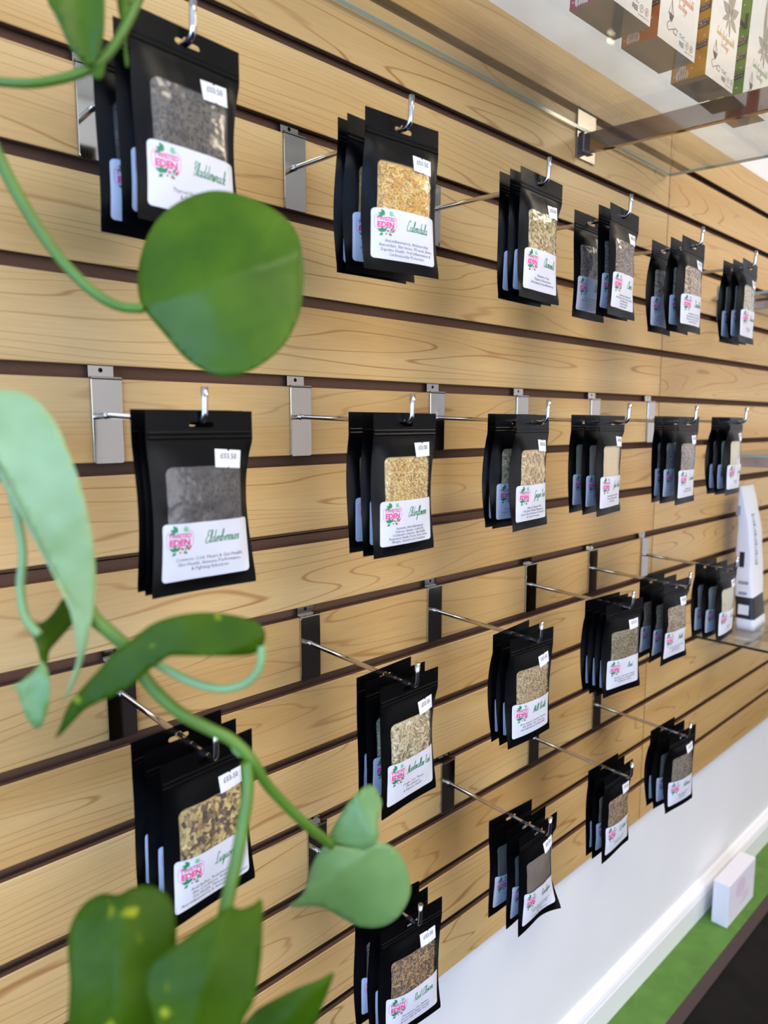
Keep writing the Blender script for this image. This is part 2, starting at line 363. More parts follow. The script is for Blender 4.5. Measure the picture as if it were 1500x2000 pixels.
def script2d(body, width, xh_max, weight=0.11, slant=0.22):
    """brush lettering as flat ribbons, centred; scaled to fit 'width'"""
    x = 0; V = []; F = []
    for ch in body:
        adv, strokes = SCRIPT[ch]
        for st in strokes:
            p = smooth_path([Vector((x + a, b)) for a, b in st], 5)
            base = len(V)
            for i, q in enumerate(p):
                t = (p[min(i + 1, len(p) - 1)] - p[max(i - 1, 0)]).normalized()
                w = weight * (0.42 + 0.7 * abs(t.y)) * (0.55 if i in (0, len(p) - 1) else 1)
                nn = Vector((-t.y, t.x)) * w
                V += [q + nn, q - nn]
            F += [(base + 2 * i + 1, base + 2 * i + 3, base + 2 * i + 2, base + 2 * i) for i in range(len(p) - 1)]
        x += adv
    kx = min(width / x, xh_max * .8)
    return [((v.x - x / 2) * kx + slant * (v.y - .8) * xh_max * .8, v.y * xh_max) for v in V], F

# ================================================================== THE SETTING
XL, XR, SEAM = -2.2, 4.6, 1.551
Z_FLOOR, Z_CEIL, Y_FRONT = -1.475, 1.30, -3.6
G = 0.0136                                    # groove opening
wall = MB(); wall.box(XL, XR, 0.026, 0.10, Z_FLOOR - .05, Z_CEIL + .05)
wall_back = obj('wall_back', wall.mesh('wall_back', WHITE_WALL), kind='structure', label='white painted wall behind the slatted panelling')
pan = MB(); pan.box(-0.75, 4.2, 0.0170, 0.0262, -0.2050, 0.578)
slat = obj('wall_slat_panel', pan.mesh('slat_backing', MDF), kind='structure', label='maple slat wall panelling with dark routed grooves')

def board(x0, x1, z0, z1, name='board'):
    """T-section slat: laminate face, MDF neck to the backing"""
    f = MB(); cz = (z0 + z1) / 2; hz = (z1 - z0) / 2; cx = (x0 + x1) / 2; hx = (x1 - x0) / 2
    sec = [(-0.0003, -hz + .0006), (0, -hz + .0009), (0, hz - .0009), (.0009, hz), (.0075, hz), (.0075, hz - .012), (.0171, hz - .012),
           (.0171, -hz + .012), (.0075, -hz + .012), (.0075, -hz), (.0009, -hz)]
    sec[0] = (.0004, -hz + .0003)
    n = len(sec); v = [(sx, y, z) for sx in (-hx, hx) for y, z in sec]
    fa = [(i, (i + 1) % n, n + (i + 1) % n, n + i) for i in range(n)]
    f.add(v, fa + [tuple(range(n)), tuple(reversed(range(n, 2 * n)))], 1)
    fm = []
    for i in range(n): fm.append(0 if i in (0, 1, 2, 10) else 1)
    f.m = fm + [1, 1]
    me = f.mesh(name, [WOOD, MDF])
    o = obj(name, me, slat); o.location = (cx, 0, cz)
    return o
for k in range(5, -10, -1):
    ztop = 0.1 * k - G; zbot = 0.1 * (k - 1)
    if k == 5: pass
    if k == -2: ztop -= 0.003
    if k == -1: zbot += 0.001
    for x0, x1 in ((-0.75, SEAM - .0013), (SEAM + .0013, 4.2)):
        board(x0, x1, zbot, ztop)
for x0, x1 in ((-0.75, SEAM - .0013), (SEAM + .0013, 4.2)): board(x0, x1, 0.5, 0.578)
# the upper and lower sheet meet inside one groove with an open gap
low = MB(); low.box(-0.75, 4.2, 0.0170, 0.0262, -1.0, -0.2066)
obj('backing_sheet', low.mesh('backing_sheet', MDF), slat)

fl = MB(); fl.box(XL, XR, Y_FRONT, 0.1, Z_FLOOR - .1, Z_FLOOR)
obj('floor', fl.mesh('floor', FLOORM), kind='structure', label='dark brown shop floor')
b = MB(); b.box(XL, XR, -0.094, 0.02, Z_FLOOR - .001, Z_FLOOR + .003)
obj('trim_1', b.mesh('green_border', GREENF), kind='structure', label='green painted floor strip along the skirting')
b = MB(); b.box(XL, XR, -0.121, -0.094, Z_FLOOR - .001, Z_FLOOR + .0035)
obj('trim_2', b.mesh('brown_border', BROWNE), kind='structure', label='dark brown edging strip beside the green floor strip')
# skirting with a moulded top
sk = MB(); prof = [(.0262, 0), (0.002, 0), (.002, .066), (.004, .070), (.004, .074), (.0075, .083), (.014, .090), (.018, .0955), (.0262, .097)]
n = len(prof); sk.add([(x, y, Z_FLOOR + z) for x in (XL, XR) for y, z in prof], [(i, (i + 1) % n, n + (i + 1) % n, n + i) for i in range(n)] + [tuple(range(n)), tuple(reversed(range(n, 2 * n)))])
obj('baseboard_back', sk.mesh('skirting', SKIRT), kind='structure', label='white gloss moulded skirting board')
ce = MB(); ce.box(XL, XR, Y_FRONT, 0.1, Z_CEIL, Z_CEIL + .1)
obj('ceiling', ce.mesh('ceiling', CEIL), kind='structure', label='white shop ceiling')
# far end wall, side wall with window, shop front with windows (behind and beside the camera)
b = MB(); b.box(XR, XR + .1, Y_FRONT, .1, Z_FLOOR, Z_CEIL)
obj('wall_right', b.mesh('wall_right', WHITE_WALL), kind='structure', label='white end wall of the shop')
def wall_hole(name, axis, c0, c1, a0, a1, h0, h1, lab):
    w_ = MB()
    lo, hi = (Y_FRONT, .1) if axis == 'x' else (XL, XR)
    def bx(p0, p1, z0, z1):
        if axis == 'x': w_.box(c0, c1, p0, p1, z0, z1)
        else: w_.box(p0, p1, c0, c1, z0, z1)
    bx(lo, a0, Z_FLOOR, Z_CEIL); bx(a1, hi, Z_FLOOR, Z_CEIL); bx(a0, a1, Z_FLOOR, h0); bx(a0, a1, h1, Z_CEIL)
    return obj(name, w_.mesh(name, WHITE_WALL), kind='structure', label=lab)
wall_hole('wall_left', 'x', XL - .1, XL, -2.75, -0.35, -0.9, 1.0, 'white side wall with a window')
wall_hole('wall_front', 'y', Y_FRONT - .1, Y_FRONT, -1.4, 1.6, -0.95, 1.05, 'shop front wall with a wide window')
for i, (ax, c, a0, a1, h0, h1) in enumerate((('x', XL - .05, -2.75, -0.35, -0.9, 1.0), ('y', Y_FRONT - .05, -1.4, 1.6, -0.95, 1.05))):
    fr = MB(); pn = MB(); t = .05
    def bx(mb, p0, p1, z0, z1, e):
        if ax == 'x': mb.box(c - e, c + e, p0, p1, z0, z1)
        else: mb.box(p0, p1, c - e, c + e, z0, z1)
    bx(fr, a0, a0 + t, h0, h1, .03); bx(fr, a1 - t, a1, h0, h1, .03); bx(fr, a0 + t, a1 - t, h0, h0 + t, .03); bx(fr, a0 + t, a1 - t, h1 - t, h1, .03)
    mid = (a0 + a1) / 2; bx(fr, mid - t / 2, mid + t / 2, h0 + t, h1 - t, .03)
    w_ = obj('window_%d' % (i + 1), fr.mesh('window_frame', SKIRT), kind='structure', label='white framed shop window')
    for p0, p1 in ((a0 + t, mid - t / 2), (mid + t / 2, a1 - t)):
        pn = MB(); bx(pn, p0, p1, h0 + t, h1 - t, .004); obj('pane', pn.mesh('pane', PANE), w_)

# ================================================================== HOOKS
HX = {0: [.309, .554, .802, 1.013, 1.264, 1.510], 1: [.309, .558, .816, 1.035, 1.277, 1.511],
      2: [.310, .569, .815, 1.075, 1.290, 1.512], 3: [None, .577, .852, 1.098, 1.328]}
HZ = {0: .3, 1: 0.0, 2: -.3, 3: -.6}
pl = MB()
oc = rrect(-.0162, .0162, -.1012, -.0125, .003, 4); nO = len(oc)
v = [(x, -.0032, z) for x, z in oc] + [(x, -.0006, z) for x, z in oc]
pl.add(v, [tuple(range(nO)), tuple(reversed(range(nO, 2 * nO)))] + [(i, nO + i, nO + (i + 1) % nO, (i + 1) % nO) for i in range(nO)])
PLATE = bevelled(pl.mesh('hook_plate', CHROME), .0007, 2)
tb = MB()
lp = [rrect(-.0150, .0115, -.0128, .0045, .0012, 2), [(-.002 + .0024 * math.cos(-2 * math.pi * k / 12), -.0048 + .0024 * math.sin(-2 * math.pi * k / 12)) for k in range(12)]]
vv, tt = cdt(lp, .02)
keep = [t for t, c in tt if not inside(c, lp[1])]
tb.add([(x, .0058, z) for x, z in vv], keep); tb.add([(x, .0075, z) for x, z in vv], [tuple(reversed(t)) for t in keep])
tb.box(-.0150, .0115, -.0010, .0075, -.0136, -.0122); tb.tube([(-.0162, -.0022, -.0133), (.0162, -.0022, -.0133)], .0018, 10)
TAB = tb.mesh('hanger_tab', CHROME)
rd = MB()
path = [(0, -.002, -.0512), (0, -.10, -.0545), (0, -.190, -.0578)]
for k in range(1, 7):
    a = R(90 * k / 6); path.append((0, -.190 - .0085 * math.sin(a), -.0578 + .0085 * (1 - math.cos(a))))
path += [(0, -.199, -.040), (0, -.1998, -.0285)]
rd.tube(path, .0030, 12); 
rd.tube([(0, -.003, -.0513), (0, -.0062, -.0514)], .0037, 12)
RODM = rd.mesh('rod', ROD, smooth=False)
RODM.polygons.foreach_set('use_smooth', [len(p.vertices) == 4 for p in RODM.polygons])
ROW = ['top row', 'second row', 'third row', 'bottom row']

# ================================================================== HERB POUCHES
PW, PH = 0.100, 0.154
HOLE = [(-.009 + .0025 * math.cos(R(a)), -.0118 + .0025 * math.sin(R(a))) for a in (90, 135, 180, 225, 270)] + \
       [(.009 + .0025 * math.cos(R(a)), -.0118 + .0025 * math.sin(R(a))) for a in (-90, -45, 0, 45, 90)] + \
       [(.0042 * math.cos(R(a)), -.0093 + .0042 * math.sin(R(a)) * .75) for a in (0, 36, 72, 108, 144, 180)]
WIN = rrect(-.0365, .0375, -.1385, -.0465, .0065, 4)
OUTL = dens([(-.05, 0), (-.05, -PH), (.05, -PH), (.05, 0)], .004)
FV, FT = cdt([OUTL, dens(WIN, .005), HOLE], .0042)
T_BODY = [t for t, c in FT if not inside(c, HOLE) and not inside(c, WIN)]
T_WIN = [t for t, c in FT if inside(c, WIN)]
T_ALL = [t for t, c in FT if not inside(c, HOLE)]
LBL = (-.0418, .0438, -.1425, -.0935)
LV, LT = cdt([dens(rrect(*LBL, .0035, 3), .006)], .0050)
SV, ST = cdt([[(-.0135, -.0078), (-.001, -.0078), (0, -.0066), (.001, -.0078), (.0135, -.0078), (.0135, .0078), (.0012, .0078), (0, .0060), (-.0012, .0078), (-.0135, .0078)]], .005)

class Shape:
    """the puffed, slightly crumpled surface of one pouch"""
    def __init__(s, seed, amp=.0068, waist=.055, twist=0.0, lean=0.0, curl=0.0):
        s.o = Vector((seed * 7.31, seed * 3.7, 0)); s.amp = amp; s.w = waist; s.tw = twist; s.ln = lean; s.cu = curl
        s.ph = (seed * 1.7) % 1.0
    def prof(s, v):
        t = min(1, max(0, (-.027 - v) / .121))
        return math.sin(math.pi * t ** .85) ** .75 if 0 < t < 1 else 0.0
    def pt(s, u, v, side=1, off=0.0):
        pr = s.prof(v); t = min(1, -v / PH)
        cr = max(0, 1 - (abs(u) / .0475) ** 2.6)
        nz = noise.noise(Vector((u * 34, v * 34, side)) + s.o) * .0016 + noise.noise(Vector((u * 90, v * 60, side)) + s.o) * .0005
        b = s.amp * (1.0 if side > 0 else .62) * pr * cr + nz * (pr * min(1, cr * 2.2)) * side
        b += .0002
        e = 1.5 * s.w * pr ** 1.3 * (0.75 + .45 * math.sin(3.0 * t + 6 * s.ph + (2 if u > 0 else 0)))
        x = u * (1 - e * (abs(u) / .05) ** 1.5)
        y = -(side * b) - s.tw * u * t * t * 8 + s.ln * (t - .08) * PH + .0016 * math.sin(u * 40 + s.ph * 9) * t
        edge = min(1, max(0, (abs(u) - .030) / .02))
        y += .0095 * edge ** 1.6 * pr ** 1.2 * (.55 + .45 * math.sin(5 * s.ph + (2.2 if u > 0 else 0)))
        if s.cu and u > 0: y -= s.cu * (u / .05) ** 2 * max(0, t - .55) ** 1.5
        return Vector((x, y - off, v))

def chips(kind, shape, rng, count):
    v = []; f = []
    def put(c, du, dv, dn, L, Wd, T, bend=0.0, seg=1):
        base = len(v); rows = seg + 1
        for i in range(rows):
            a = (i / seg - .5) * L; bb = bend * (4 * (a / L) ** 2 - 1) * L if L else 0
            p = c + du * a + dv * bb
            taper = 1.0 if seg == 1 else (1 - .75 * abs(2 * i / seg - 1) ** 2)
            v.extend([p - dv * Wd * taper - dn * T, p + dv * Wd * taper - dn * T, p + dv * Wd * taper + dn * T, p - dv * Wd * taper + dn * T])
        for i in range(seg):
            a, b = base + 4 * i, base + 4 * i + 4
            f.extend([(a + j, a + (j + 1) % 4, b + (j + 1) % 4, b + j) for j in range(4)])
        f.append((base + 3, base + 2, base + 1, base)); e = base + 4 * seg; f.append((e, e + 1, e + 2, e + 3))
    SPEC = {'petal': (.006, .013, .00055, .00075, .00018, .00018, .25, 3), 'sliver': (.004, .010, .0004, .0009, .0004, .0004, .1, 2),
            'chunk': (.003, .0075, .0011, .0024, .0004, .0008, 0, 1), 'root': (.004, .012, .0006, .0016, .0004, .0007, .12, 2), 'grain': (.0010, .0022, .0005, .0009, .0005, .0005, 0, 1)}
    l0, l1, w0, w1, t0, t1, bd, sg = SPEC[kind]
    for _ in range(count):
        L = rng.uniform(l0, l1); Wd = rng.uniform(w0, w1); a = rng.uniform(0, math.pi)
        mu = abs(math.cos(a)) * L / 2 + abs(math.sin(a)) * Wd + .0006; mv = abs(math.sin(a)) * L / 2 + Wd + .0006
        u = rng.uniform(-.0365 + mu, .0375 - mu); vv_ = rng.uniform(-.101, -.0468 - mv)
        if abs(u) > .031 and vv_ > -.0525: continue
        c = shape.pt(u, vv_, 1, -rng.uniform(.0008, .0022)); dn = Vector((0, -1, 0))
        p1 = shape.pt(u + math.cos(a) * .002, vv_ + math.sin(a) * .002, 1); p0 = shape.pt(u - math.cos(a) * .002, vv_ - math.sin(a) * .002, 1)
        du = (p1 - p0).normalized(); dv = du.cross(dn).normalized()
        put(c, du, dv, dn, L, Wd, rng.uniform(t0, t1), rng.uniform(-bd, bd), sg)
    return v, f

def leafshape(cx, cy, L, Wd, ang, n=6):
    pts = []
    for k in range(n + 1):
        t = k / n; pts.append((t * L, Wd * math.sin(math.pi * t ** .8)))
    pts += [(x, -y) for x, y in reversed(pts[1:-1])]
    c, s = math.cos(R(ang)), math.sin(R(ang))
    return [(cx + x * c - y * s, cy + x * s + y * c) for x, y in pts]
def make_logo():
    """badge: pink lettering, pink outline, green leaves, red berries. coordinates in metres around 0,0"""
    V = []; F = []; M = []
    def add(v, f, mi, dx=0, dy=0, sc=1):
        k = len(V); V.extend((x * sc + dx, y * sc + dy) for x, y in v); F.extend(tuple(i + k for i in q) for q in f); M.extend([mi] * len(f))
    v, f = text2d('TWISTED', .0052, .00012, 3); wx = max(p[0] for p in v); k = .0092 / wx
    add([(x * k, y) for x, y in v], f, 0, 0, .0006)
    v, f = text2d('EDEN', .0075, .0003, 3); wx = max(p[0] for p in v); k = .0084 / wx
    add([(x * k, y) for x, y in v], f, 0, 0, -.0058)
    o = rrect(-.0110, .0110, -.0078, .0066, .0042, 5); i_ = rrect(-.0106, .0106, -.0074, .0062, .0039, 5); n_ = len(o)
    add(o + i_, [(a, (a + 1) % n_, n_ + (a + 1) % n_, n_ + a) for a in range(n_)], 1)
    for cx, cy, L, Wd, an, mi in ((-.0015, .0062, .0065, .0016, 168, 2), (-.002, .0066, .0058, .0015, 128, 2), (-.004, .0056, .0052, .0013, 205, 2),
                                  (.003, .0062, .0052, .0012, 45, 3), (.004, .0056, .0050, .0012, 88, 3), (.0035, .006, .0045, .001, 15, 3),
                                  (-.0025, -.0098, .0062, .0017, 160, 2), (-.002, -.0105, .0058, .0015, 120, 2), (-.002, -.0100, .005, .0014, 60, 2), (-.003, -.0115, .004, .0012, 215, 2),
                                  (.0035, -.0098, .004, .0011, 20, 3), (.0030, -.0112, .004, .001, -25, 2), (.005, -.0085, .0038, .001, 60, 2)):
        p = leafshape(cx, cy, L, Wd, an); add(p, [tuple(range(len(p)))], mi)
    for cx, cy, r_ in ((.0022, -.0088, .0011), (.0075, -.0088, .0012), (.0050, -.0118, .0009), (.0005, -.0116, .0008), (.0088, -.0072, .0009)):
        add([(cx + r_ * math.cos(2 * math.pi * k / 8), cy + r_ * math.sin(2 * math.pi * k / 8)) for k in range(8)], [tuple(range(8))], 4)
    return V, F, M
LOGO = make_logo()

def drape(shape, v2, f, dx, dy, off, rot=0.0):
    c, s = math.cos(rot), math.sin(rot)
    return [shape.pt(dx + x * c - y * s, dy + x * s + y * c, 1, off) for x, y in v2], f

PROD = [  # row, column, name, lines, price, herb kind, count, colours, shape args, [(y, yaw) front to back]
 (0, 0, 'Bladderwrack', ['Thyroid Health, Joint Care', '& Digestive Health'], '£03.50', 'grain', 500, [(52, 46, 42), (84, 76, 66), (120, 108, 94)], dict(), [(-.189, 4), (-.163, 2.5), (-.123, 1.5)]),
 (0, 1, 'Calendula', ['Anti-inflammatory, Antimicrobial,', 'Antioxidant, Skin Issues, Wounds, Burns,', 'Digestive Health, Oral Inflammation &', 'Cardiovascular Protection'], '£03-50', 'petal', 1000, [(176, 120, 44), (232, 170, 54), (250, 200, 66), (240, 220, 160)], dict(waist=.08, twist=.004), [(-.188, -4), (-.156, 2), (-.142, 1)]),
 (0, 2, 'Chamomile', ['Relaxation, Sleep,', 'Digestion, Menstruation,', 'Antioxidant & Anti-inflammatory'], '£03-50', 'chunk', 260, [(122, 100, 48), (190, 162, 84), (224, 204, 150)], dict(waist=.09), [(-.190, 3), (-.176, 1), (-.160, 1)]),
 (0, 3, 'Cloves', ['Antioxidant, Antimicrobial,', 'Aids Digestion, Blood Sugar regulation,', 'Anti-inflammatory,', 'Immune Boosting', '& Bone Health'], '£03.50', 'grain', 500, [(84, 62, 48), (138, 112, 92), (176, 152, 128)], dict(waist=.09, amp=.0074), [(-.191, 4.5), (-.176, 1), (-.136, 1.5)]),
 (0, 4, 'Dandelion', ['Antioxidant, Liver Health,', 'Anti-inflammatory, Skin Health,', 'Digestion, Lowers Cholesterol', '& Immune Support'], '£03.50', 'root', 240, [(128, 92, 60), (196, 164, 128), (226, 206, 178)], dict(waist=.08), [(-.185, 2.5), (-.164, 4), (-.131, 4)]),
 (0, 5, 'Echinacea', ['Immune Support,', 'Cold & Flu'], '£03.50', 'grain', 300, [(150, 132, 100), (196, 182, 150), (220, 210, 184)], dict(waist=.08), [(-.190, 5), (-.174, 3), (-.158, .5)]),
 (1, 0, 'Elderberries', ['Common Cold, Heart & Gut Health,', 'Skin Health, Immune Performance', '& Fighting Infections'], '£03.50', 'grain', 600, [(38, 33, 32), (62, 54, 50), (94, 84, 76)], dict(waist=.05), [(-.193, 0), (-.179, 1.5), (-.164, 2.5)]),
 (1, 1, 'Elderflowers', ['Immunity, Anti-inflammatory,', 'Diabetes, Sinusitis, Cold & Flu,', 'Constipation, Diuretic, Skin Health,', 'Respiratory Health, Detox, Fever, Joints,', 'Allergies, Cholesterol & Circulation'], '£03.00', 'grain', 1500, [(168, 120, 44), (214, 168, 72), (240, 204, 108), (240, 224, 168)], dict(waist=.065), [(-.190, 2), (-.176, -1), (-.149, 4)]),
 (1, 2, 'Ginger Root', ['Nausea, Digestive Aid,', 'Pain Relief, Weight Management,', 'Lowers Blood Pressure & Cholesterol', '& Cardio Protective'], '£03.50', 'chunk', 330, [(150, 118, 70), (210, 178, 118), (232, 208, 160)], dict(waist=.07), [(-.176, 9), (-.149, 2), (-.136, 3)]),
 (1, 3, 'Gotu Kola', ['Brain Health, Skin Health,', 'Wound Healing, Anxiety', '& Circulation'], '£03.50', 'fine', 0, [(184, 156, 112), (206, 180, 134), (216, 192, 150)], dict(waist=.04), [(-.172, 6.5), (-.148, 6), (-.125, 5.5)]),
 (1, 4, 'Lavender', ['Relaxation, Sleep,', 'Headaches & Skin Health'], '£03.50', 'grain', 900, [(112, 98, 86), (160, 144, 128), (196, 182, 164)], dict(waist=.07), [(-.187, 3.5), (-.162, 1), (-.143, 5)]),
 (1, 5, 'Lemon', ['Digestion, Sleep', '& Calm'], '£03.50', 'fine', 0, [(176, 162, 128), (202, 190, 156), (214, 204, 176)], dict(waist=.08), [(-.182, 7), (-.168, 1), (-.153, 0)]),
 (2, 0, 'Liquorice', ['Acid Reflux, Respiratory, Ulcers,', 'Skin Conditions, Antimicrobial,', 'Gut Health, Menopause Relief,', 'Anti-inflammatory & Antioxidant Properties'], '£03-50', 'chunk', 330, [(70, 48, 34), (112, 82, 56), (206, 178, 104), (232, 208, 136)], dict(waist=.05), [(-.186, 6.5), (-.157, 5.5), (-.130, 6)]),
 (2, 1, 'Marshmallow Root', ['Coughs, Sore Throat,', 'Skin Irritation', '& Digestive Health'], '£03.50', 'root', 430, [(132, 112, 74), (196, 176, 130), (228, 212, 166), (238, 228, 196)], dict(waist=.045, twist=-.003), [(-.188, 2.5), (-.165, 1), (-.146, 6)]),
 (2, 2, 'Milk Thistle', ['Bone Support, Cognitive Function,', 'Skin Health, Type 2 Diabetes,', 'Anti-inflammatory & Antioxidant'], '£03-50', 'grain', 1100, [(126, 98, 58), (184, 154, 104), (222, 196, 146), (198, 166, 110)], dict(waist=.06, twist=-.004), [(-.185, -1.5), (-.167, 2.5), (-.150, 6)]),
 (2, 3, 'Mint', ['Headaches, Bad Breath, Nausea,', 'Sinus, Digestion, Menstrual Pain', '& Indigestion Relief'], '£03.50', 'grain', 900, [(98, 86, 50), (146, 130, 84), (182, 166, 116)], dict(waist=.055), [(-.186, -7), (-.173, -5.5), (-.160, -5.5), (-.146, -4)]),
 (2, 4, 'Nettle', ['Hay Fever, Joints, Hair Health,', 'Anti-inflammatory', '& Blood Pressure'], '£03.50', 'grain', 800, [(128, 102, 70), (178, 152, 116), (206, 184, 150)], dict(waist=.055), [(-.176, -2), (-.152, .5), (-.128, 0)]),
 (2, 5, 'Passion', ['Sleep, Anxiety', '& Calm'], '£03.50', 'fine', 0, [(158, 146, 118), (188, 178, 150), (204, 196, 170)], dict(waist=.06), [(-.184, 2), (-.160, -2), (-.138, -2)]),
 (3, 1, 'Red Clover', ['Menopause, Hot Flashes,', 'Cholesterol, Bone Density,', 'Artery, Skin & Hair Health'], '£03.00', 'sliver', 900, [(66, 46, 32), (112, 80, 50), (170, 128, 72), (206, 170, 100)], dict(waist=.085, amp=.0076, twist=-.005), [(-.186, -4), (-.165, 0), (-.144, -7)]),
 (3, 2, 'Rosehips', ['Immune support, Vitamin C,', 'Anti-inflammatory, Skin', '& Joints,', 'Lowers Blood Pressure'], '£03.50', 'fine', 0, [(66, 56, 46), (92, 80, 66), (112, 98, 82)], dict(waist=.10, amp=.0080, curl=.05, twist=-.003), [(-.180, 1), (-.159, .5), (-.130, -4)]),
 (3, 3, 'St Johns W', ['Mood, Sleep, Wound', 'Healing & Calm'], '£03.50', 'sliver', 600, [(98, 70, 44), (158, 124, 84), (206, 176, 130)], dict(waist=.05), [(-.176, .5), (-.159, -1), (-.147, -.5)]),
 (3, 4, 'Valerian', ['Sleep, Anxiety, Stress', '& Menstrual Pain', '& Headaches'], '£03.50', 'grain', 500, [(98, 84, 66), (132, 116, 94), (156, 140, 116)], dict(waist=.05), [(-.186, -4), (-.163, -4.5), (-.146, -1)]),
]
SHADE = {'Bladderwrack': 'dark brown', 'Calendula': 'golden petal', 'Chamomile': 'yellow flower', 'Cloves': 'brown', 'Dandelion': 'pale root', 'Echinacea': 'beige', 'Elderberries': 'near-black berry',
         'Elderflowers': 'golden blossom', 'Ginger Root': 'tan chopped root', 'Gotu Kola': 'smooth beige powder', 'Lavender': 'grey-beige', 'Lemon': 'cream powder', 'Liquorice': 'yellow and brown chunk',
         'Marshmallow Root': 'cream root sliver', 'Milk Thistle': 'straw-coloured', 'Mint': 'olive', 'Nettle': 'tan', 'Passion': 'pale powder', 'Red Clover': 'brown and gold sliver', 'Rosehips': 'dark powder',
         'St Johns W': 'brown sliver', 'Valerian': 'grey-brown'}
POS = {2: ['in front', 'behind'], 3: ['frontmost on its hook', 'middle of three', 'rearmost on its hook'], 4: ['frontmost of four', 'second of four', 'third of four', 'rearmost of four']}

for hi, (row, colm, name, lines, price, kind, cnt, cols, sh, stack) in enumerate(PROD):
    X = HX[row][colm]; Z = HZ[row]
    h = empty('slatwall_hook', (X, 0, Z), 0, label='chrome slat wall hook holding the %s pouches, %s' % (name, ROW[row]), category='hook', group='chrome display hooks')
    obj('back_plate', PLATE, h); obj('hanger_tab', TAB, h); obj('rod', RODM, h)
    # ---- shared meshes for the pouches of this hook
    s = Shape(hi + 1, **sh); rng = random.Random(100 + hi)
    b = MB()
    fr = [s.pt(u, v, 1) for u, v in FV]; bk = [s.pt(u, v, -1) for u, v in FV]
    b.add(fr, T_BODY); b.add(bk, [tuple(reversed(t)) for t in T_ALL])
    ME_BODY = b.mesh('foil_bag', BLACK, True)
    zr = [(-.0172, .0001), (-.0182, .0008), (-.0192, .0009), (-.0200, .0003), (-.0214, .0003), (-.0222, .0009), (-.0232, .0010), (-.0242, .0001)]
    b = MB(); us = [-.0485 + .097 * i / 12 for i in range(13)]
    b.add([s.pt(u, v, 1, o_) for v, o_ in zr for u in us], [(i * 13 + j, (i + 1) * 13 + j, (i + 1) * 13 + j + 1, i * 13 + j + 1) for i in range(7) for j in range(12)])
    ME_ZIP = b.mesh('zip_seal', BLACK, True)
    b = MB(); b.add([s.pt(u, v, 1) for u, v in FV], T_WIN); ME_WIN = b.mesh('window_film', FILM, True)
    hm = herb_mat(name.lower().replace(' ', '_'), cols, 260 if kind == 'fine' else 700)
    b = MB(); b.add([s.pt(u, v, 1, -.0024) for u, v in FV], T_WIN)
    if kind != 'fine': b.add(*chips(kind, s, rng, cnt if (row, colm) not in ((0, 5),) else 150))
    ME_HERB = b.mesh('dried_herb', hm)
    b = MB(); b.add([s.pt(u, v, 1, .0003) for u, v in LV], [t for t, c in LT]); ME_LAB = b.mesh('paper_label', LABEL, True)
    b = MB(); k = len(LOGO[0]); vv_ = [s.pt(-.0262 + x * 1.16, -.1062 + y * 1.02, 1, .0005) for x, y in LOGO[0]]
    b.add(vv_, LOGO[1]); b.m = list(LOGO[2]); ME_LOGO = b.mesh('logo', [PINK, PINKL, GREEN, GREEN2, RED])
    b = MB(); v2, f2 = script2d(name, .044 if len(name) > 13 else (.034 if len(name) > 9 else .030), .0046, .10); b.add(*drape(s, v2, f2, .0125 if len(name) > 13 else .0150, -.1120, .0005)); ME_NAME = b.mesh('herb_name', GREEN)
    b = MB(); n_ = len(lines); lh = .0043 if n_ < 5 else .0037
    for i, ln in enumerate(lines):
        v2, f2 = text2d(ln, .0044 if n_ < 5 else .0040, 0, 1); wx = max(p[0] for p in v2); kk = min(1, .0385 / wx)
        b.add(*drape(s, [(x * kk, y) for x, y in v2], f2, .003, -.1258 - i * lh + (.0008 if n_ > 4 else 0) - (.0025 if n_ < 3 else 0), .0005))
    ME_TXT = b.mesh('small_print', GREY)
    rot = rng.uniform(-.12, .10) if row < 2 else rng.uniform(-.05, .12)
    su, sv = .0225 + rng.uniform(-.001, .002), -.0405 + rng.uniform(-.002, .002)
    b = MB(); b.add(*drape(s, SV, [t for t, c in ST], su, sv, .0006, rot)); ME_STK = b.mesh('price_sticker', STICK)
    b = MB(); v2, f2 = text2d(price, .0068, 0, 2); b.add(*drape(s, [(x * .92, y) for x, y in v2], f2, su, sv, .0008, rot))
    b.v = [(x, y, z) for x, y, z in b.v]; ME_PR = b.mesh('price', DARK)
    for j, (y, yaw) in enumerate(stack):
        zt = Z - .0512 - (abs(y) / .185) * .0063 + .0030 + .0065
        p = empty('herb_pouch', (X, y, zt), R(yaw), label='black foil pouch of %s %s, %s' % (SHADE[name] + ' herb', 'named ' + name if len(name) < 15 else name, POS[len(stack)][j]), category='pouch', group='pouches of ' + name)
        bag = obj('foil_bag', ME_BODY, p); obj('zip_seal', ME_ZIP, p); obj('window_film', ME_WIN, p, label='clear film window')
        obj('dried_herb', ME_HERB, p, kind='stuff', label='dried herb behind the film window')
        lb = obj('paper_label', ME_LAB, p, label='white printed paper label')
        obj('logo', ME_LOGO, lb); obj('herb_name', ME_NAME, lb); obj('small_print', ME_TXT, lb)
        stk = obj('price_sticker', ME_STK, p, label='white price sticker'); obj('price', ME_PR, stk)

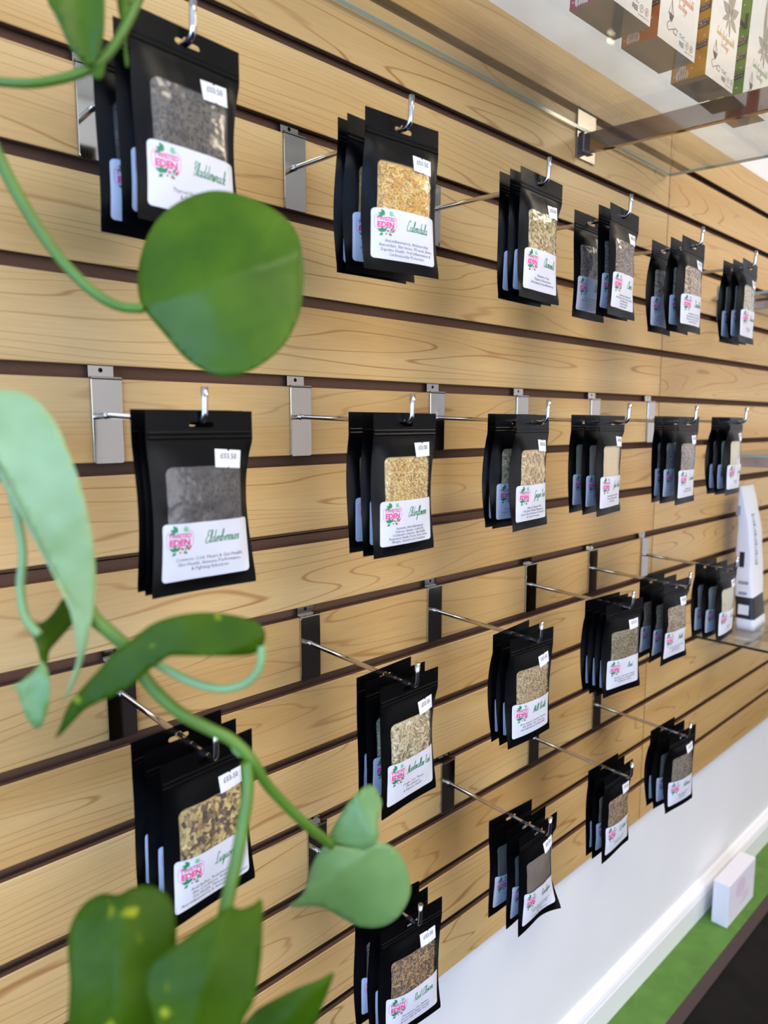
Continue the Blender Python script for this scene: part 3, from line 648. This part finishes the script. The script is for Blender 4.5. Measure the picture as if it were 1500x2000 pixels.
# ================================================================== GLASS SHELF WITH TEA BOXES
def glass_shelf(name, x0, x1, y0, zb, th, tilt, label, edge, group):
    """glass plate from the wall outwards, root at its back edge"""
    e = empty(name, (0, -0.006, zb), 0, label=label, category='shelf', group=group)
    e.rotation_euler = (tilt, 0, 0)
    g = MB(); g.box(x0, x1, y0, 0, 0, th)
    g.m = [0, 0, 1, 1, 1, 1]
    obj('glass_plate', bevelled(g.mesh('glass_plate', [GLASS, edge]), .0006, 1), e)
    return e
def shelf_bracket(x, z, L, tilt, label, w=.062, ph=.078, h0=.034, arm_mat=ARM):
    e = empty('shelf_bracket', (x, 0, z), 0, label=label, category='bracket', group='chrome shelf brackets')
    b_ = MB(); b_.box(-.028, w - .028, -.0035, -.0004, -.046, .036); obj('back_plate', bevelled(b_.mesh('back_plate', STEEL), .0008, 2), e)
    b_ = MB(); b_.box(-.016, .018, -.010, -.003, -.034, -.0005); obj('socket', bevelled(b_.mesh('socket', STEEL), .0012, 2), e)
    b_ = MB(); b_.box(-.006, .006, -L, -.008, -h0, -.0003); a = obj('arm', bevelled(b_.mesh('arm', arm_mat), .001, 2), e); a.rotation_euler = (tilt, 0, 0)
    return e
TILT = R(3.2)
glass_shelf('glass_shelf', 0.12, 1.537, -.43, .4585, .007, TILT, 'clear glass shelf above the pouches, holding tea boxes', GEDGE, 'glass shelves')
shelf_bracket(1.206, .4583, .42, TILT, 'chrome bracket arm carrying the tea box shelf')

CARTW = plain('carton_white', (238, 228, 220), 0.45)
SILVER = plain('silver_foil_print', (104, 98, 95), 0.38, 0.35)
TAGM = plain('carton_tag_dark', (66, 54, 38), 0.5)
BOXES = [('magenta', (168, 44, 92), (.838, .942)), ('orange', (206, 108, 40), (.969, 1.077)), ('amber yellow', (214, 152, 26), (1.121, 1.217)), ('green', (112, 158, 62), (1.262, 1.362))]
BH = .185
def surf(y): return .4585 + .007 - .006 * math.sin(TILT) * 0 - math.tan(TILT) * (abs(y) - .006)
rng = random.Random(5)
for bi, (cn, colr, (x0, x1)) in enumerate(BOXES):
    w = x1 - x0; d = .053; zc = surf(.226) + .0004
    e = empty('tea_box', ((x0 + x1) / 2, -.226, zc), R(-1.5), label='%s and white tea carton standing on the glass shelf' % cn, category='box', group='tea cartons')
    e.rotation_euler = (TILT, 0, R(-1.5))
    cm = plain('carton_' + cn.replace(' ', '_'), colr, 0.4)
    b = MB(); b.box(-w / 2, w / 2, -d / 2, d / 2, 0, BH); b.m = [2, 1, 0, 1, 1, 1]
    obj('carton', b.mesh('carton', [CARTW, cm, CARTW]), e)
    # printing on the white front (local x, z) at y=-d/2
    yf = -d / 2 - .0003
    def front(v2, f, dx, dz, rot=0.0):
        c, s_ = math.cos(rot), math.sin(rot)
        return [(dx + x * c - y * s_, yf, dz + x * s_ + y * c) for x, y in v2], f
    b = MB(); v2, f2 = text2d('THC', .0085, -.0001, 2); b.add(*front(v2, f2, .012, .0165))
    v2, f2 = text2d('FREE', .0085, .0001, 2); b.add(*front([(x * .8, y) for x, y in v2], f2, .012, .0075))
    for cx, t in ((.028, 'v'), (.041, 'o')):
        o = [(.0045 * math.cos(2 * math.pi * k / 16), .0045 * math.sin(2 * math.pi * k / 16)) for k in range(16)]
        i_ = [(x * .88, y * .88) for x, y in o]
        b.add(*front(o + i_, [(a, (a + 1) % 16, 16 + (a + 1) % 16, 16 + a) for a in range(16)], cx, .0135))
        v2, f2 = text2d('V' if t == 'v' else 'B', .006, 0, 2); b.add(*front(v2, f2, cx, .0115))
    v2, f2 = text2d('VEGETARIAN  PLASTIC FREE', .0022, 0, 1); b.add(*front(v2, f2, .034, .0045))
    # tea bag drawing: pyramid, string and tag
    def line(pts, wd=.00045):
        pts = [(-.0215 + (p[0] + .0265) * 1.35, p[1] * .80 - .004) for p in pts]
        V2 = []; F2 = []
        pts = [Vector(p) for p in pts]
        for i, q in enumerate(pts):
            t = (pts[min(i + 1, len(pts) - 1)] - pts[max(i - 1, 0)]).normalized(); nn = Vector((-t.y, t.x)) * wd
            V2 += [tuple(q + nn), tuple(q - nn)]
        F2 = [(2 * i + 1, 2 * i + 3, 2 * i + 2, 2 * i) for i in range(len(pts) - 1)]
        b.add(*front(V2, F2, 0, 0))
    line([(-.033, .052), (-.028, .073), (-.0225, .050), (-.026, .040), (-.033, .052)]); line([(-.033, .052), (-.0225, .050)]); line([(-.028, .073), (-.026, .040)])
    for q in range(10): line([(-.0315 + q * .0008, .051), (-.030 + q * .0006, .043 - (q % 3) * .001), (-.0305 + q * .0008, .049)], .0003)
    line(smooth_path([(-.028, .041, 0), (-.034, .034, 0), (-.030, .026, 0), (-.024, .030, 0), (-.019, .032, 0)]) and [(p.x, p.y) for p in smooth_path([(-.028, .041, 0), (-.034, .034, 0), (-.030, .026, 0), (-.024, .030, 0), (-.019, .032, 0)])])
    line([(-.021, .027), (-.018, .035), (-.012, .033), (-.014, .025), (-.021, .027)])
    obj('front_print', b.mesh('front_print', DARK), e)
    b = MB(); 
    for ti, t in enumerate(('Twelve biodegradable', 'Tea bags')):
        # only letters in the script alphabet
        v2, f2 = script2d(t, .062 if ti == 0 else .026, .0046, .10); b.add(*front(v2, f2, .006, .062 - ti * .0115, R(-3)))
    obj('script_print', b.mesh('script_print', cm), e)
    b = MB()
    for cx, cz, L, wd, an in ((.010, .105, .075, .006, 95), (.014, .105, .080, .006, 78), (.012, .108, .028, .0065, 158), (.014, .106, .030, .007, 30), (.012, .106, .026, .004, 205), (.016, .104, .026, .005, -30), (.013, .103, .026, .003, -80), (.010, .103, .020, .0025, -112)):
        p_ = leafshape(cx, cz - .008, L, wd, an, 8); b.add(*front(p_, [tuple(range(len(p_)))], 0, 0))
    obj('botanical_print', b.mesh('botanical_print', SILVER), e)
    # printing on the coloured side (faces -x)
    xs_ = -w / 2 - .0003
    def side(v2, f): return [(xs_, -x, z) for x, z in v2], f
    b = MB()
    for q in range(26):
        cy, cz = -.022 + .044 * ((q * .618) % 1), .008 + q * .0058
        b.add(*side([(cy + .0013 * math.cos(2 * math.pi * k / 8), cz + .0013 * math.sin(2 * math.pi * k / 8)) for k in range(8)], [tuple(range(8))]))
    for cy, hgt in ((-.016, .014), (-.0125, .021), (-.009, .026), (-.0055, .020), (-.002, .013)):
        p_ = leafshape(cy, .001, hgt, .0030, 90, 7); b.add(*side(p_, [tuple(range(len(p_)))]))
    obj('dot_print', b.mesh('dot_print', WPRINT), e)
    for q, (cz, ln) in enumerate(((.036, ('INFUSE 5 MINUTES FOR', 'FULL FLAVOUR')), (.064, ('ADD BOILED WATER', 'SIT BACK')), (.086, ('SWEETEN WITH HONEY', 'TO TASTE')))):
        b = MB(); b.add(*side([(.000, cz), (.025, cz + .003), (.025, cz + .013), (.000, cz + .010)], [(0, 1, 2, 3)]))
        tg = obj('printed_tag', b.mesh('printed_tag', TAGM), e)
        b = MB()
        for k, t in enumerate(ln):
            v2, f2 = text2d(t, .0038, 0, 1); wx = max(p[0] for p in v2); kk = min(1, .0112 / wx)
            v3, f3 = side([(.0125 + x * kk, cz + .0075 - k * .0045 + .12 * (x * kk + .0)) for x, y in v2], f2)
            v3 = [(xs_ - .0003, -(.0125 + x * kk), cz + .0080 - k * .0045 + y + .12 * x * kk) for x, y in v2]
            b.add(v3, f3)
        obj('tag_lettering', b.mesh('tag_lettering', WPRINT), tg)
    if cn == 'green':
        b = MB(); v2, f2 = text2d('N', .03, .0012, 2); b.add([(xs_ - .0002, -x - .012, .112 + y) for x, y in v2], f2); obj('side_letter', b.mesh('side_letter', DARK), e)

# ================================================================== RIGHT-HAND BAY: glass shelves and a white pouch
for z, lab in ((-.604, 'low clear glass shelf with a dark edge, holding the white pouch'), (-.140, 'middle clear glass shelf right of the hooks'), (.236, 'upper clear glass shelf right of the hooks')):
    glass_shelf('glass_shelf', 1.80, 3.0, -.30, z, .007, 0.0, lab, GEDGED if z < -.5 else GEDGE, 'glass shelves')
    shelf_bracket(1.99 if z < -.5 else 1.86, z - .0002, .27, 0.0, 'chrome bracket arm under the %s glass shelf right of the hooks' % lab.split()[0], h0=.026)

PCH = plain('white_pouch_foil', (226, 228, 234), 0.4, bump=0.3, bscale=25)
PBLK = plain('pouch_black_print', (22, 22, 28), 0.4)
PGRY = plain('pouch_grey_print', (150, 152, 164), 0.5)
def pouch_section(t):
    """half-widths (x, y) of the gusseted pouch at height fraction t"""
    return .055 * (1 - .04 * t), .021 * max(.10, (1 - t ** 3.2)) + .002
wp = empty('foil_pouch', (1.997, -.072, -.597), R(4), label='tall white foil pouch with black bands on low glass shelf', category='pouch')
b = MB(); NH = 26; ring = []
def wob(t): return .006 * math.sin(5.2 * t + .4) * t, .034 * t ** 1.1 + .004 * math.sin(6 * t)
HPCH = .375
for i in range(NH + 1):
    t = i / NH; hx, hy = pouch_section(t); dx, dy = wob(t)
    lo = rrect(-hx, hx, -hy, hy, min(hx, hy) * .35, 3)
    ring.append(len(lo)); b.v += [(x + dx + .0015 * noise.noise(Vector((x * 40, y * 40, t * 9))), y + dy + .002 * noise.noise(Vector((x * 30, 5, t * 8))), t * HPCH) for x, y in lo]
n_ = ring[0]
for i in range(NH):
    for k in range(n_): b.f.append((i * n_ + k, i * n_ + (k + 1) % n_, (i + 1) * n_ + (k + 1) % n_, (i + 1) * n_ + k)); b.m.append(1 if 2 <= i < 6 else 0)
b.f += [tuple(reversed(range(n_))), tuple(NH * n_ + k for k in range(n_))]; b.m += [0, 0]
obj('foil_body', b.mesh('foil_body', [PCH, PBLK], True), wp)
for i, (z0, z1, y0, y1, mi) in enumerate(((.040, .066, -.013, .013, 0), (.120, .128, -.014, .010, 2), (.165, .205, -.004, .008, 1), (.092, .100, -.010, .010, 2), (.300, .325, .004, .014, 2))):
    hx = pouch_section(z0 / HPCH)[0]; dx, dy = wob((z0 + z1) / 2 / HPCH)
    b = MB(); b.add([(-hx - .0012 + dx, y0 + dy, z0), (-hx - .0012 + dx, y0 + dy, z1), (-hx - .0012 + dx, y1 + dy, z1), (-hx - .0012 + dx, y1 + dy, z0)], [(0, 1, 2, 3)], mi)
    obj('side_print', b.mesh('side_print', [PCH, PBLK, PGRY]), wp)
b = MB()
for i in range(16):
    z0 = .17 + i * .0085; hy = pouch_section(z0 / HPCH)[1]; dx, dy = wob(z0 / HPCH)
    b.add([(-.022 + dx, -hy - .003 + dy, z0), (-.008 - (i % 3) * .004 + dx, -hy - .003 + dy, z0), (-.008 - (i % 3) * .004 + dx, -hy - .003 + dy, z0 + .006), (-.022 + dx, -hy - .003 + dy, z0 + .006)], [(0, 1, 2, 3)])
obj('front_print', b.mesh('front_print', PGRY), wp)

# white carton on the floor against the skirting
CB = plain('floor_carton_white', (236, 232, 238), 0.5)
e = empty('floor_carton', (2.078, -.046, Z_FLOOR + .003), R(0), label='small white carton with faint pink print on green floor strip', category='box')
b = MB(); b.box(-.1, .1, -.022, .022, 0, .128); obj('carton', bevelled(b.mesh('carton', CB), .002, 2), e)
b = MB()
for cx, cz, rw, rh in ((-.01, .085, .035, .028), (.03, .05, .03, .006), (.02, .035, .04, .005)):
    p_ = [(cx + rw * math.cos(2 * math.pi * k / 16), -.0225, cz + rh * math.sin(2 * math.pi * k / 16)) for k in range(16)]
    b.add(p_, [tuple(range(16))])
obj('pink_print', b.mesh('pink_print', plain('faint_pink', (230, 212, 228), .5)), e)

# ================================================================== TRAILING POTHOS PLANT
def leaf_mat(name, c1, c2, spot=0.0, rough=.38, tr=.28, spec=.5):
    mt, n, l = new_mat(name); b_ = n['Principled BSDF']; out = n['Material Output']
    tc = n.new('ShaderNodeTexCoord'); nz = n.new('ShaderNodeTexNoise'); nz.inputs['Scale'].default_value = 22; nz.inputs['Detail'].default_value = 3
    l.new(tc.outputs['Object'], nz.inputs['Vector'])
    rp = n.new('ShaderNodeValToRGB'); rp.color_ramp.elements[0].position = .35; rp.color_ramp.elements[1].position = .65
    rp.color_ramp.elements[0].color = srgb(c1); rp.color_ramp.elements[1].color = srgb(c2)
    l.new(nz.outputs['Fac'], rp.inputs['Fac']); colo = rp.outputs[0]
    if spot:
        n2 = n.new('ShaderNodeTexNoise'); n2.inputs['Scale'].default_value = 60; n2.inputs['Detail'].default_value = 1; l.new(tc.outputs['Object'], n2.inputs['Vector'])
        mr = n.new('ShaderNodeMapRange'); mr.inputs['From Min'].default_value = .66; mr.inputs['From Max'].default_value = .74; mr.inputs['To Max'].default_value = spot
        l.new(n2.outputs['Fac'], mr.inputs['Value']); mx = n.new('ShaderNodeMix'); mx.data_type = 'RGBA'
        l.new(mr.outputs[0], mx.inputs['Factor']); l.new(colo, mx.inputs['A']); mx.inputs['B'].default_value = srgb((188, 190, 40)); colo = mx.outputs['Result']
    l.new(colo, b_.inputs['Base Color']); b_.inputs['Roughness'].default_value = rough; b_.inputs['Specular IOR Level'].default_value = spec
    tl = n.new('ShaderNodeBsdfTranslucent'); l.new(colo, tl.inputs[0]); mxs = n.new('ShaderNodeMixShader'); mxs.inputs[0].default_value = tr
    l.new(b_.outputs[0], mxs.inputs[1]); l.new(tl.outputs[0], mxs.inputs[2]); l.new(mxs.outputs[0], out.inputs[0])
    return mt
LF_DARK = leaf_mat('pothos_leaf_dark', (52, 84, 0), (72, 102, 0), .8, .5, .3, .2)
LF_MID = leaf_mat('pothos_leaf_mid', (58, 94, 0), (80, 114, 4), 0, .42, .28, .32)
LF_PALE = leaf_mat('pothos_leaf_pale', (158, 184, 118), (176, 200, 136))
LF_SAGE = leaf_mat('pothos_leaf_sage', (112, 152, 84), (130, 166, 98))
STEM = plain('vine_stem', (78, 116, 28), 0.4, var=.15, bscale=40)
STEM_P = plain('petiole_pale', (124, 160, 100), 0.4, var=.1, bscale=40)

plant = empty('pothos_plant', at(60, 1250, .40), 0, label='trailing green pothos vine with heart-shaped leaves hanging before the pouches', category='plant')
PI = Matrix.Translation(-plant.location)
def leaf(mat, outline, midrib, depth, fold=.25, bend=0.0, tilt=(0.0, 0.0), veins=True, name='leaf'):
    """traced outline given thickness; both halves fold up from the midrib, the blade bends along it"""
    poly = [(p.x, p.y) for p in smooth_path([Vector(q) for q in outline + [outline[0]]], 4)[:-1]]
    v2, tt_ = cdt([poly], 14)
    a = Vector(midrib[0]); bb = Vector(midrib[1]); L = (bb - a).length; d = (bb - a) / L; nrm = Vector((-d.y, d.x))
    px2m = depth / F_PX
    def dep(p):
        q = Vector(p) - a; s_ = q.dot(d); h_ = q.dot(nrm)
        cr = fold * abs(h_) * px2m * (1 - .35 * abs(h_) / L) + bend * ((s_ / L - .5) ** 2 - .25) * L * px2m
        rip = .0012 * noise.noise(Vector((p[0] * .018, p[1] * .018, depth * 10)))
        vein = -.0006 * math.exp(-(h_ / 7) ** 2) + (.00022 * math.sin((s_ - abs(h_) * .9) * .16) if veins else 0)
        return depth + cr + rip + vein + ((p[0] - a.x) * tilt[0] + (p[1] - a.y) * tilt[1]) * px2m
    n_ = len(v2); V = [PI @ at(p[0], p[1], dep(p)) for p in v2]
    Vb = [PI @ at(p[0], p[1], dep(p) + .0006) for p in v2]
    F = [t for t, c in tt_]; mb = MB()
    # image y runs down, so the winding flips
    mb.add(V + Vb, [tuple(reversed(t)) for t in F] + [tuple(i + n_ for i in t) for t in F])
    me = mb.mesh('leaf', mat, True)
    bm = bmesh.new(); bm.from_mesh(me)
    be = [e_ for e_ in bm.edges if e_.is_boundary]
    bmesh.ops.bridge_loops(bm, edges=be) if be else None
    bmesh.ops.recalc_face_normals(bm, faces=bm.faces); bm.to_mesh(me); bm.free()
    return obj(name, me, plant)
def stem(mat, pts, wpx, name='stem'):
    """pts: (px, py, depth); wpx thickness in photo pixels"""
    path_ = smooth_path([PI @ at(*p) for p in pts], 6); mb = MB()
    ds = sum(p[2] for p in pts) / len(pts); r0 = wpx[0] * ds / F_PX / 2; r1 = wpx[1] * ds / F_PX / 2; k = len(path_) - 1
    mb.tube(path_, [r0 + (r1 - r0) * i / k for i in range(k + 1)], 10)
    return obj(name, mb.mesh(name, mat, True), plant)
# round leaf and its petiole
leaf(LF_MID, [(275, 600), (268, 545), (283, 472), (320, 415), (380, 380), (440, 373), (520, 400), (575, 445), (592, 510), (592, 570), (582, 622), (550, 680), (490, 724), (430, 735), (368, 705), (320, 652), (288, 614)], [(275, 600), (592, 495)], .42, .30, .5, (.1, -.25))
stem(STEM, [(-60, 170, .40), (0, 312, .40), (45, 398, .405), (90, 468, .41), (135, 525, .412), (185, 572, .415), (232, 598, .418), (280, 603, .42)], (24, 20), 'petiole')
# long pale leaf entering from the left, with its folded far half
leaf(LF_PALE, [(-120, 800), (-60, 768), (0, 762), (42, 766), (82, 790), (112, 832), (138, 892), (162, 962), (179, 1040), (187, 1110), (185, 1180), (174, 1240), (162, 1292), (148, 1330), (122, 1374), (140, 1320), (150, 1285), (146, 1240), (135, 1190), (114, 1132), (90, 1082), (62, 1028), (28, 958), (-10, 890), (-70, 850)], [(-60, 780), (160, 1290)], .375, -.25, .3, (.15, .12))
leaf(LF_PALE, [(-30, 846), (0, 868), (32, 930), (72, 1008), (112, 1104), (140, 1196), (122, 1160), (90, 1098), (50, 1024), (0, 938), (-30, 896)], [(-30, 860), (140, 1196)], .382, .8, 0, (0, 0), False)
# thin petiole and twisted small leaf
stem(STEM_P, [(-40, 800, .39), (0, 898, .39), (28, 985, .392), (44, 1075, .394), (40, 1150, .396), (50, 1205, .398), (76, 1240, .4)], (16, 18), 'petiole')
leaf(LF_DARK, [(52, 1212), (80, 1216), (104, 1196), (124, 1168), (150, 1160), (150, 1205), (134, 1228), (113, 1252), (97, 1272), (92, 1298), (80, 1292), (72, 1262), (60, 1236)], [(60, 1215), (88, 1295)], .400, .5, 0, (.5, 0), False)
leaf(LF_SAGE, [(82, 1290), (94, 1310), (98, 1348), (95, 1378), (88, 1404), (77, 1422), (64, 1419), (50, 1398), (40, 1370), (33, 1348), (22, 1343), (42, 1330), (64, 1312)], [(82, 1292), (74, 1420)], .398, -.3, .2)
# main vine
stem(STEM, [(-70, 800, .405), (20, 862, .405), (88, 950, .405), (128, 1050, .404), (152, 1140, .402), (180, 1202, .40), (214, 1234, .402), (250, 1268, .404), (282, 1322, .405), (312, 1358, .405), (354, 1394, .406), (406, 1422, .408), (452, 1445, .41), (490, 1482, .412), (520, 1530, .42), (560, 1574, .43), (600, 1612, .44), (648, 1650, .455)], (30, 20), 'vine')
stem(STEM, [(482, 1488, .411), (484, 1540, .408), (476, 1600, .404), (462, 1680, .398), (448, 1740, .392), (438, 1790, .386)], (24, 28), 'petiole')
stem(STEM_P, [(470, 1476, .411), (458, 1466, .410), (452, 1456, .409)], (9, 5), 'aerial_root')
# boat-shaped leaf over the vine, and its looping petiole
leaf(LF_DARK, [(106, 1443), (118, 1416), (134, 1376), (166, 1337), (198, 1302), (220, 1277), (247, 1256), (270, 1238), (300, 1217), (340, 1203), (390, 1196), (436, 1198), (478, 1206), (505, 1216), (518, 1234), (516, 1256), (505, 1270), (486, 1280), (424, 1282), (354, 1281), (330, 1283), (307, 1298), (283, 1316), (260, 1337), (226, 1358), (198, 1369), (170, 1383), (148, 1404), (122, 1432)], [(512, 1240), (106, 1443)], .392, .35, .4, (.12, .2))
stem(STEM_P, [(511, 1262, .393), (508, 1300, .394), (485, 1331, .396), (444, 1345, .398), (406, 1341, .400), (371, 1330, .402), (338, 1314, .403), (306, 1296, .404)], (16, 18), 'petiole')
# leaf at the end of the vine, upper lobe folded over
leaf(LF_SAGE, [(620, 1668), (636, 1650), (660, 1652), (700, 1656), (732, 1646), (756, 1648), (776, 1662), (792, 1686), (800, 1716), (802, 1742), (794, 1766), (778, 1790), (756, 1806), (730, 1812), (700, 1809), (676, 1798), (652, 1784), (630, 1773), (606, 1770), (564, 1771), (586, 1752), (598, 1730), (604, 1704), (612, 1684)], [(735, 1650), (580, 1768)], .46, .2, .3, (.1, .15))
leaf(LF_SAGE, [(640, 1638), (652, 1612), (668, 1586), (684, 1562), (700, 1546), (716, 1533), (729, 1535), (739, 1549), (746, 1568), (742, 1588), (738, 1612), (740, 1632), (732, 1648), (710, 1660), (680, 1662), (650, 1654)], [(735, 1650), (690, 1545)], .455, .35, .2, (0, -.25))
# big leaves at the bottom
leaf(LF_DARK, [(120, 2110), (131, 2000), (136, 1919), (132, 1859), (135, 1818), (149, 1784), (172, 1758), (201, 1745), (231, 1747), (257, 1734), (287, 1728), (313, 1736), (331, 1752), (341, 1778), (345, 1811), (344, 1845), (340, 1900), (345, 1990), (330, 2110)], [(240, 1740), (230, 2110)], .365, .3, .5, (.1, -.1))
leaf(LF_DARK, [(425, 1787), (443, 1772), (458, 1772), (474, 1774), (496, 1765), (509, 1755), (514, 1772), (513, 1811), (511, 1867), (505, 1911), (496, 1956), (477, 1990), (462, 2040), (410, 2110), (330, 2080), (298, 1980), (286, 1938), (283, 1906), (294, 1883), (320, 1860), (354, 1837), (384, 1814), (408, 1797)], [(440, 1778), (350, 2090)], .35, .3, .4, (.15, -.15))
leaf(LF_DARK, [(460, 2020), (490, 1982), (511, 1965), (548, 1945), (585, 1927), (623, 1913), (652, 1899), (642, 1934), (627, 1971), (606, 2022), (560, 2080), (500, 2080)], [(500, 2050), (652, 1899)], .38, .25, .3, (.1, .1))
# leaves and stem at the top
stem(STEM, [(-70, 150, .40), (0, 160, .40), (60, 163, .402), (110, 156, .405), (152, 144, .408), (190, 124, .41), (222, 90, .412), (246, 50, .415), (266, 8, .418), (290, -50, .42)], (17, 20), 'vine')
leaf(LF_MID, [(86, -60), (92, 0), (104, 24), (116, 48), (128, 76), (139, 96), (153, 113), (174, 132), (190, 118), (198, 94), (204, 58), (205, 0), (202, -60)], [(150, -60), (176, 130)], .405, -.35, .2, (.2, 0))
leaf(LF_MID, [(226, -50), (229, 10), (236, 45), (241, 82), (243, 118), (248, 132), (252, 122), (247, 90), (246, 60), (253, 24), (258, -50)], [(242, -50), (247, 130)], .412, .5, 0, (.3, 0), False)
leaf(LF_MID, [(178, 142), (190, 128), (204, 118), (205, 136), (200, 152), (190, 156), (181, 150)], [(180, 145), (204, 125)], .404, .3, 0, (0, 0), False, 'leaf_bud')
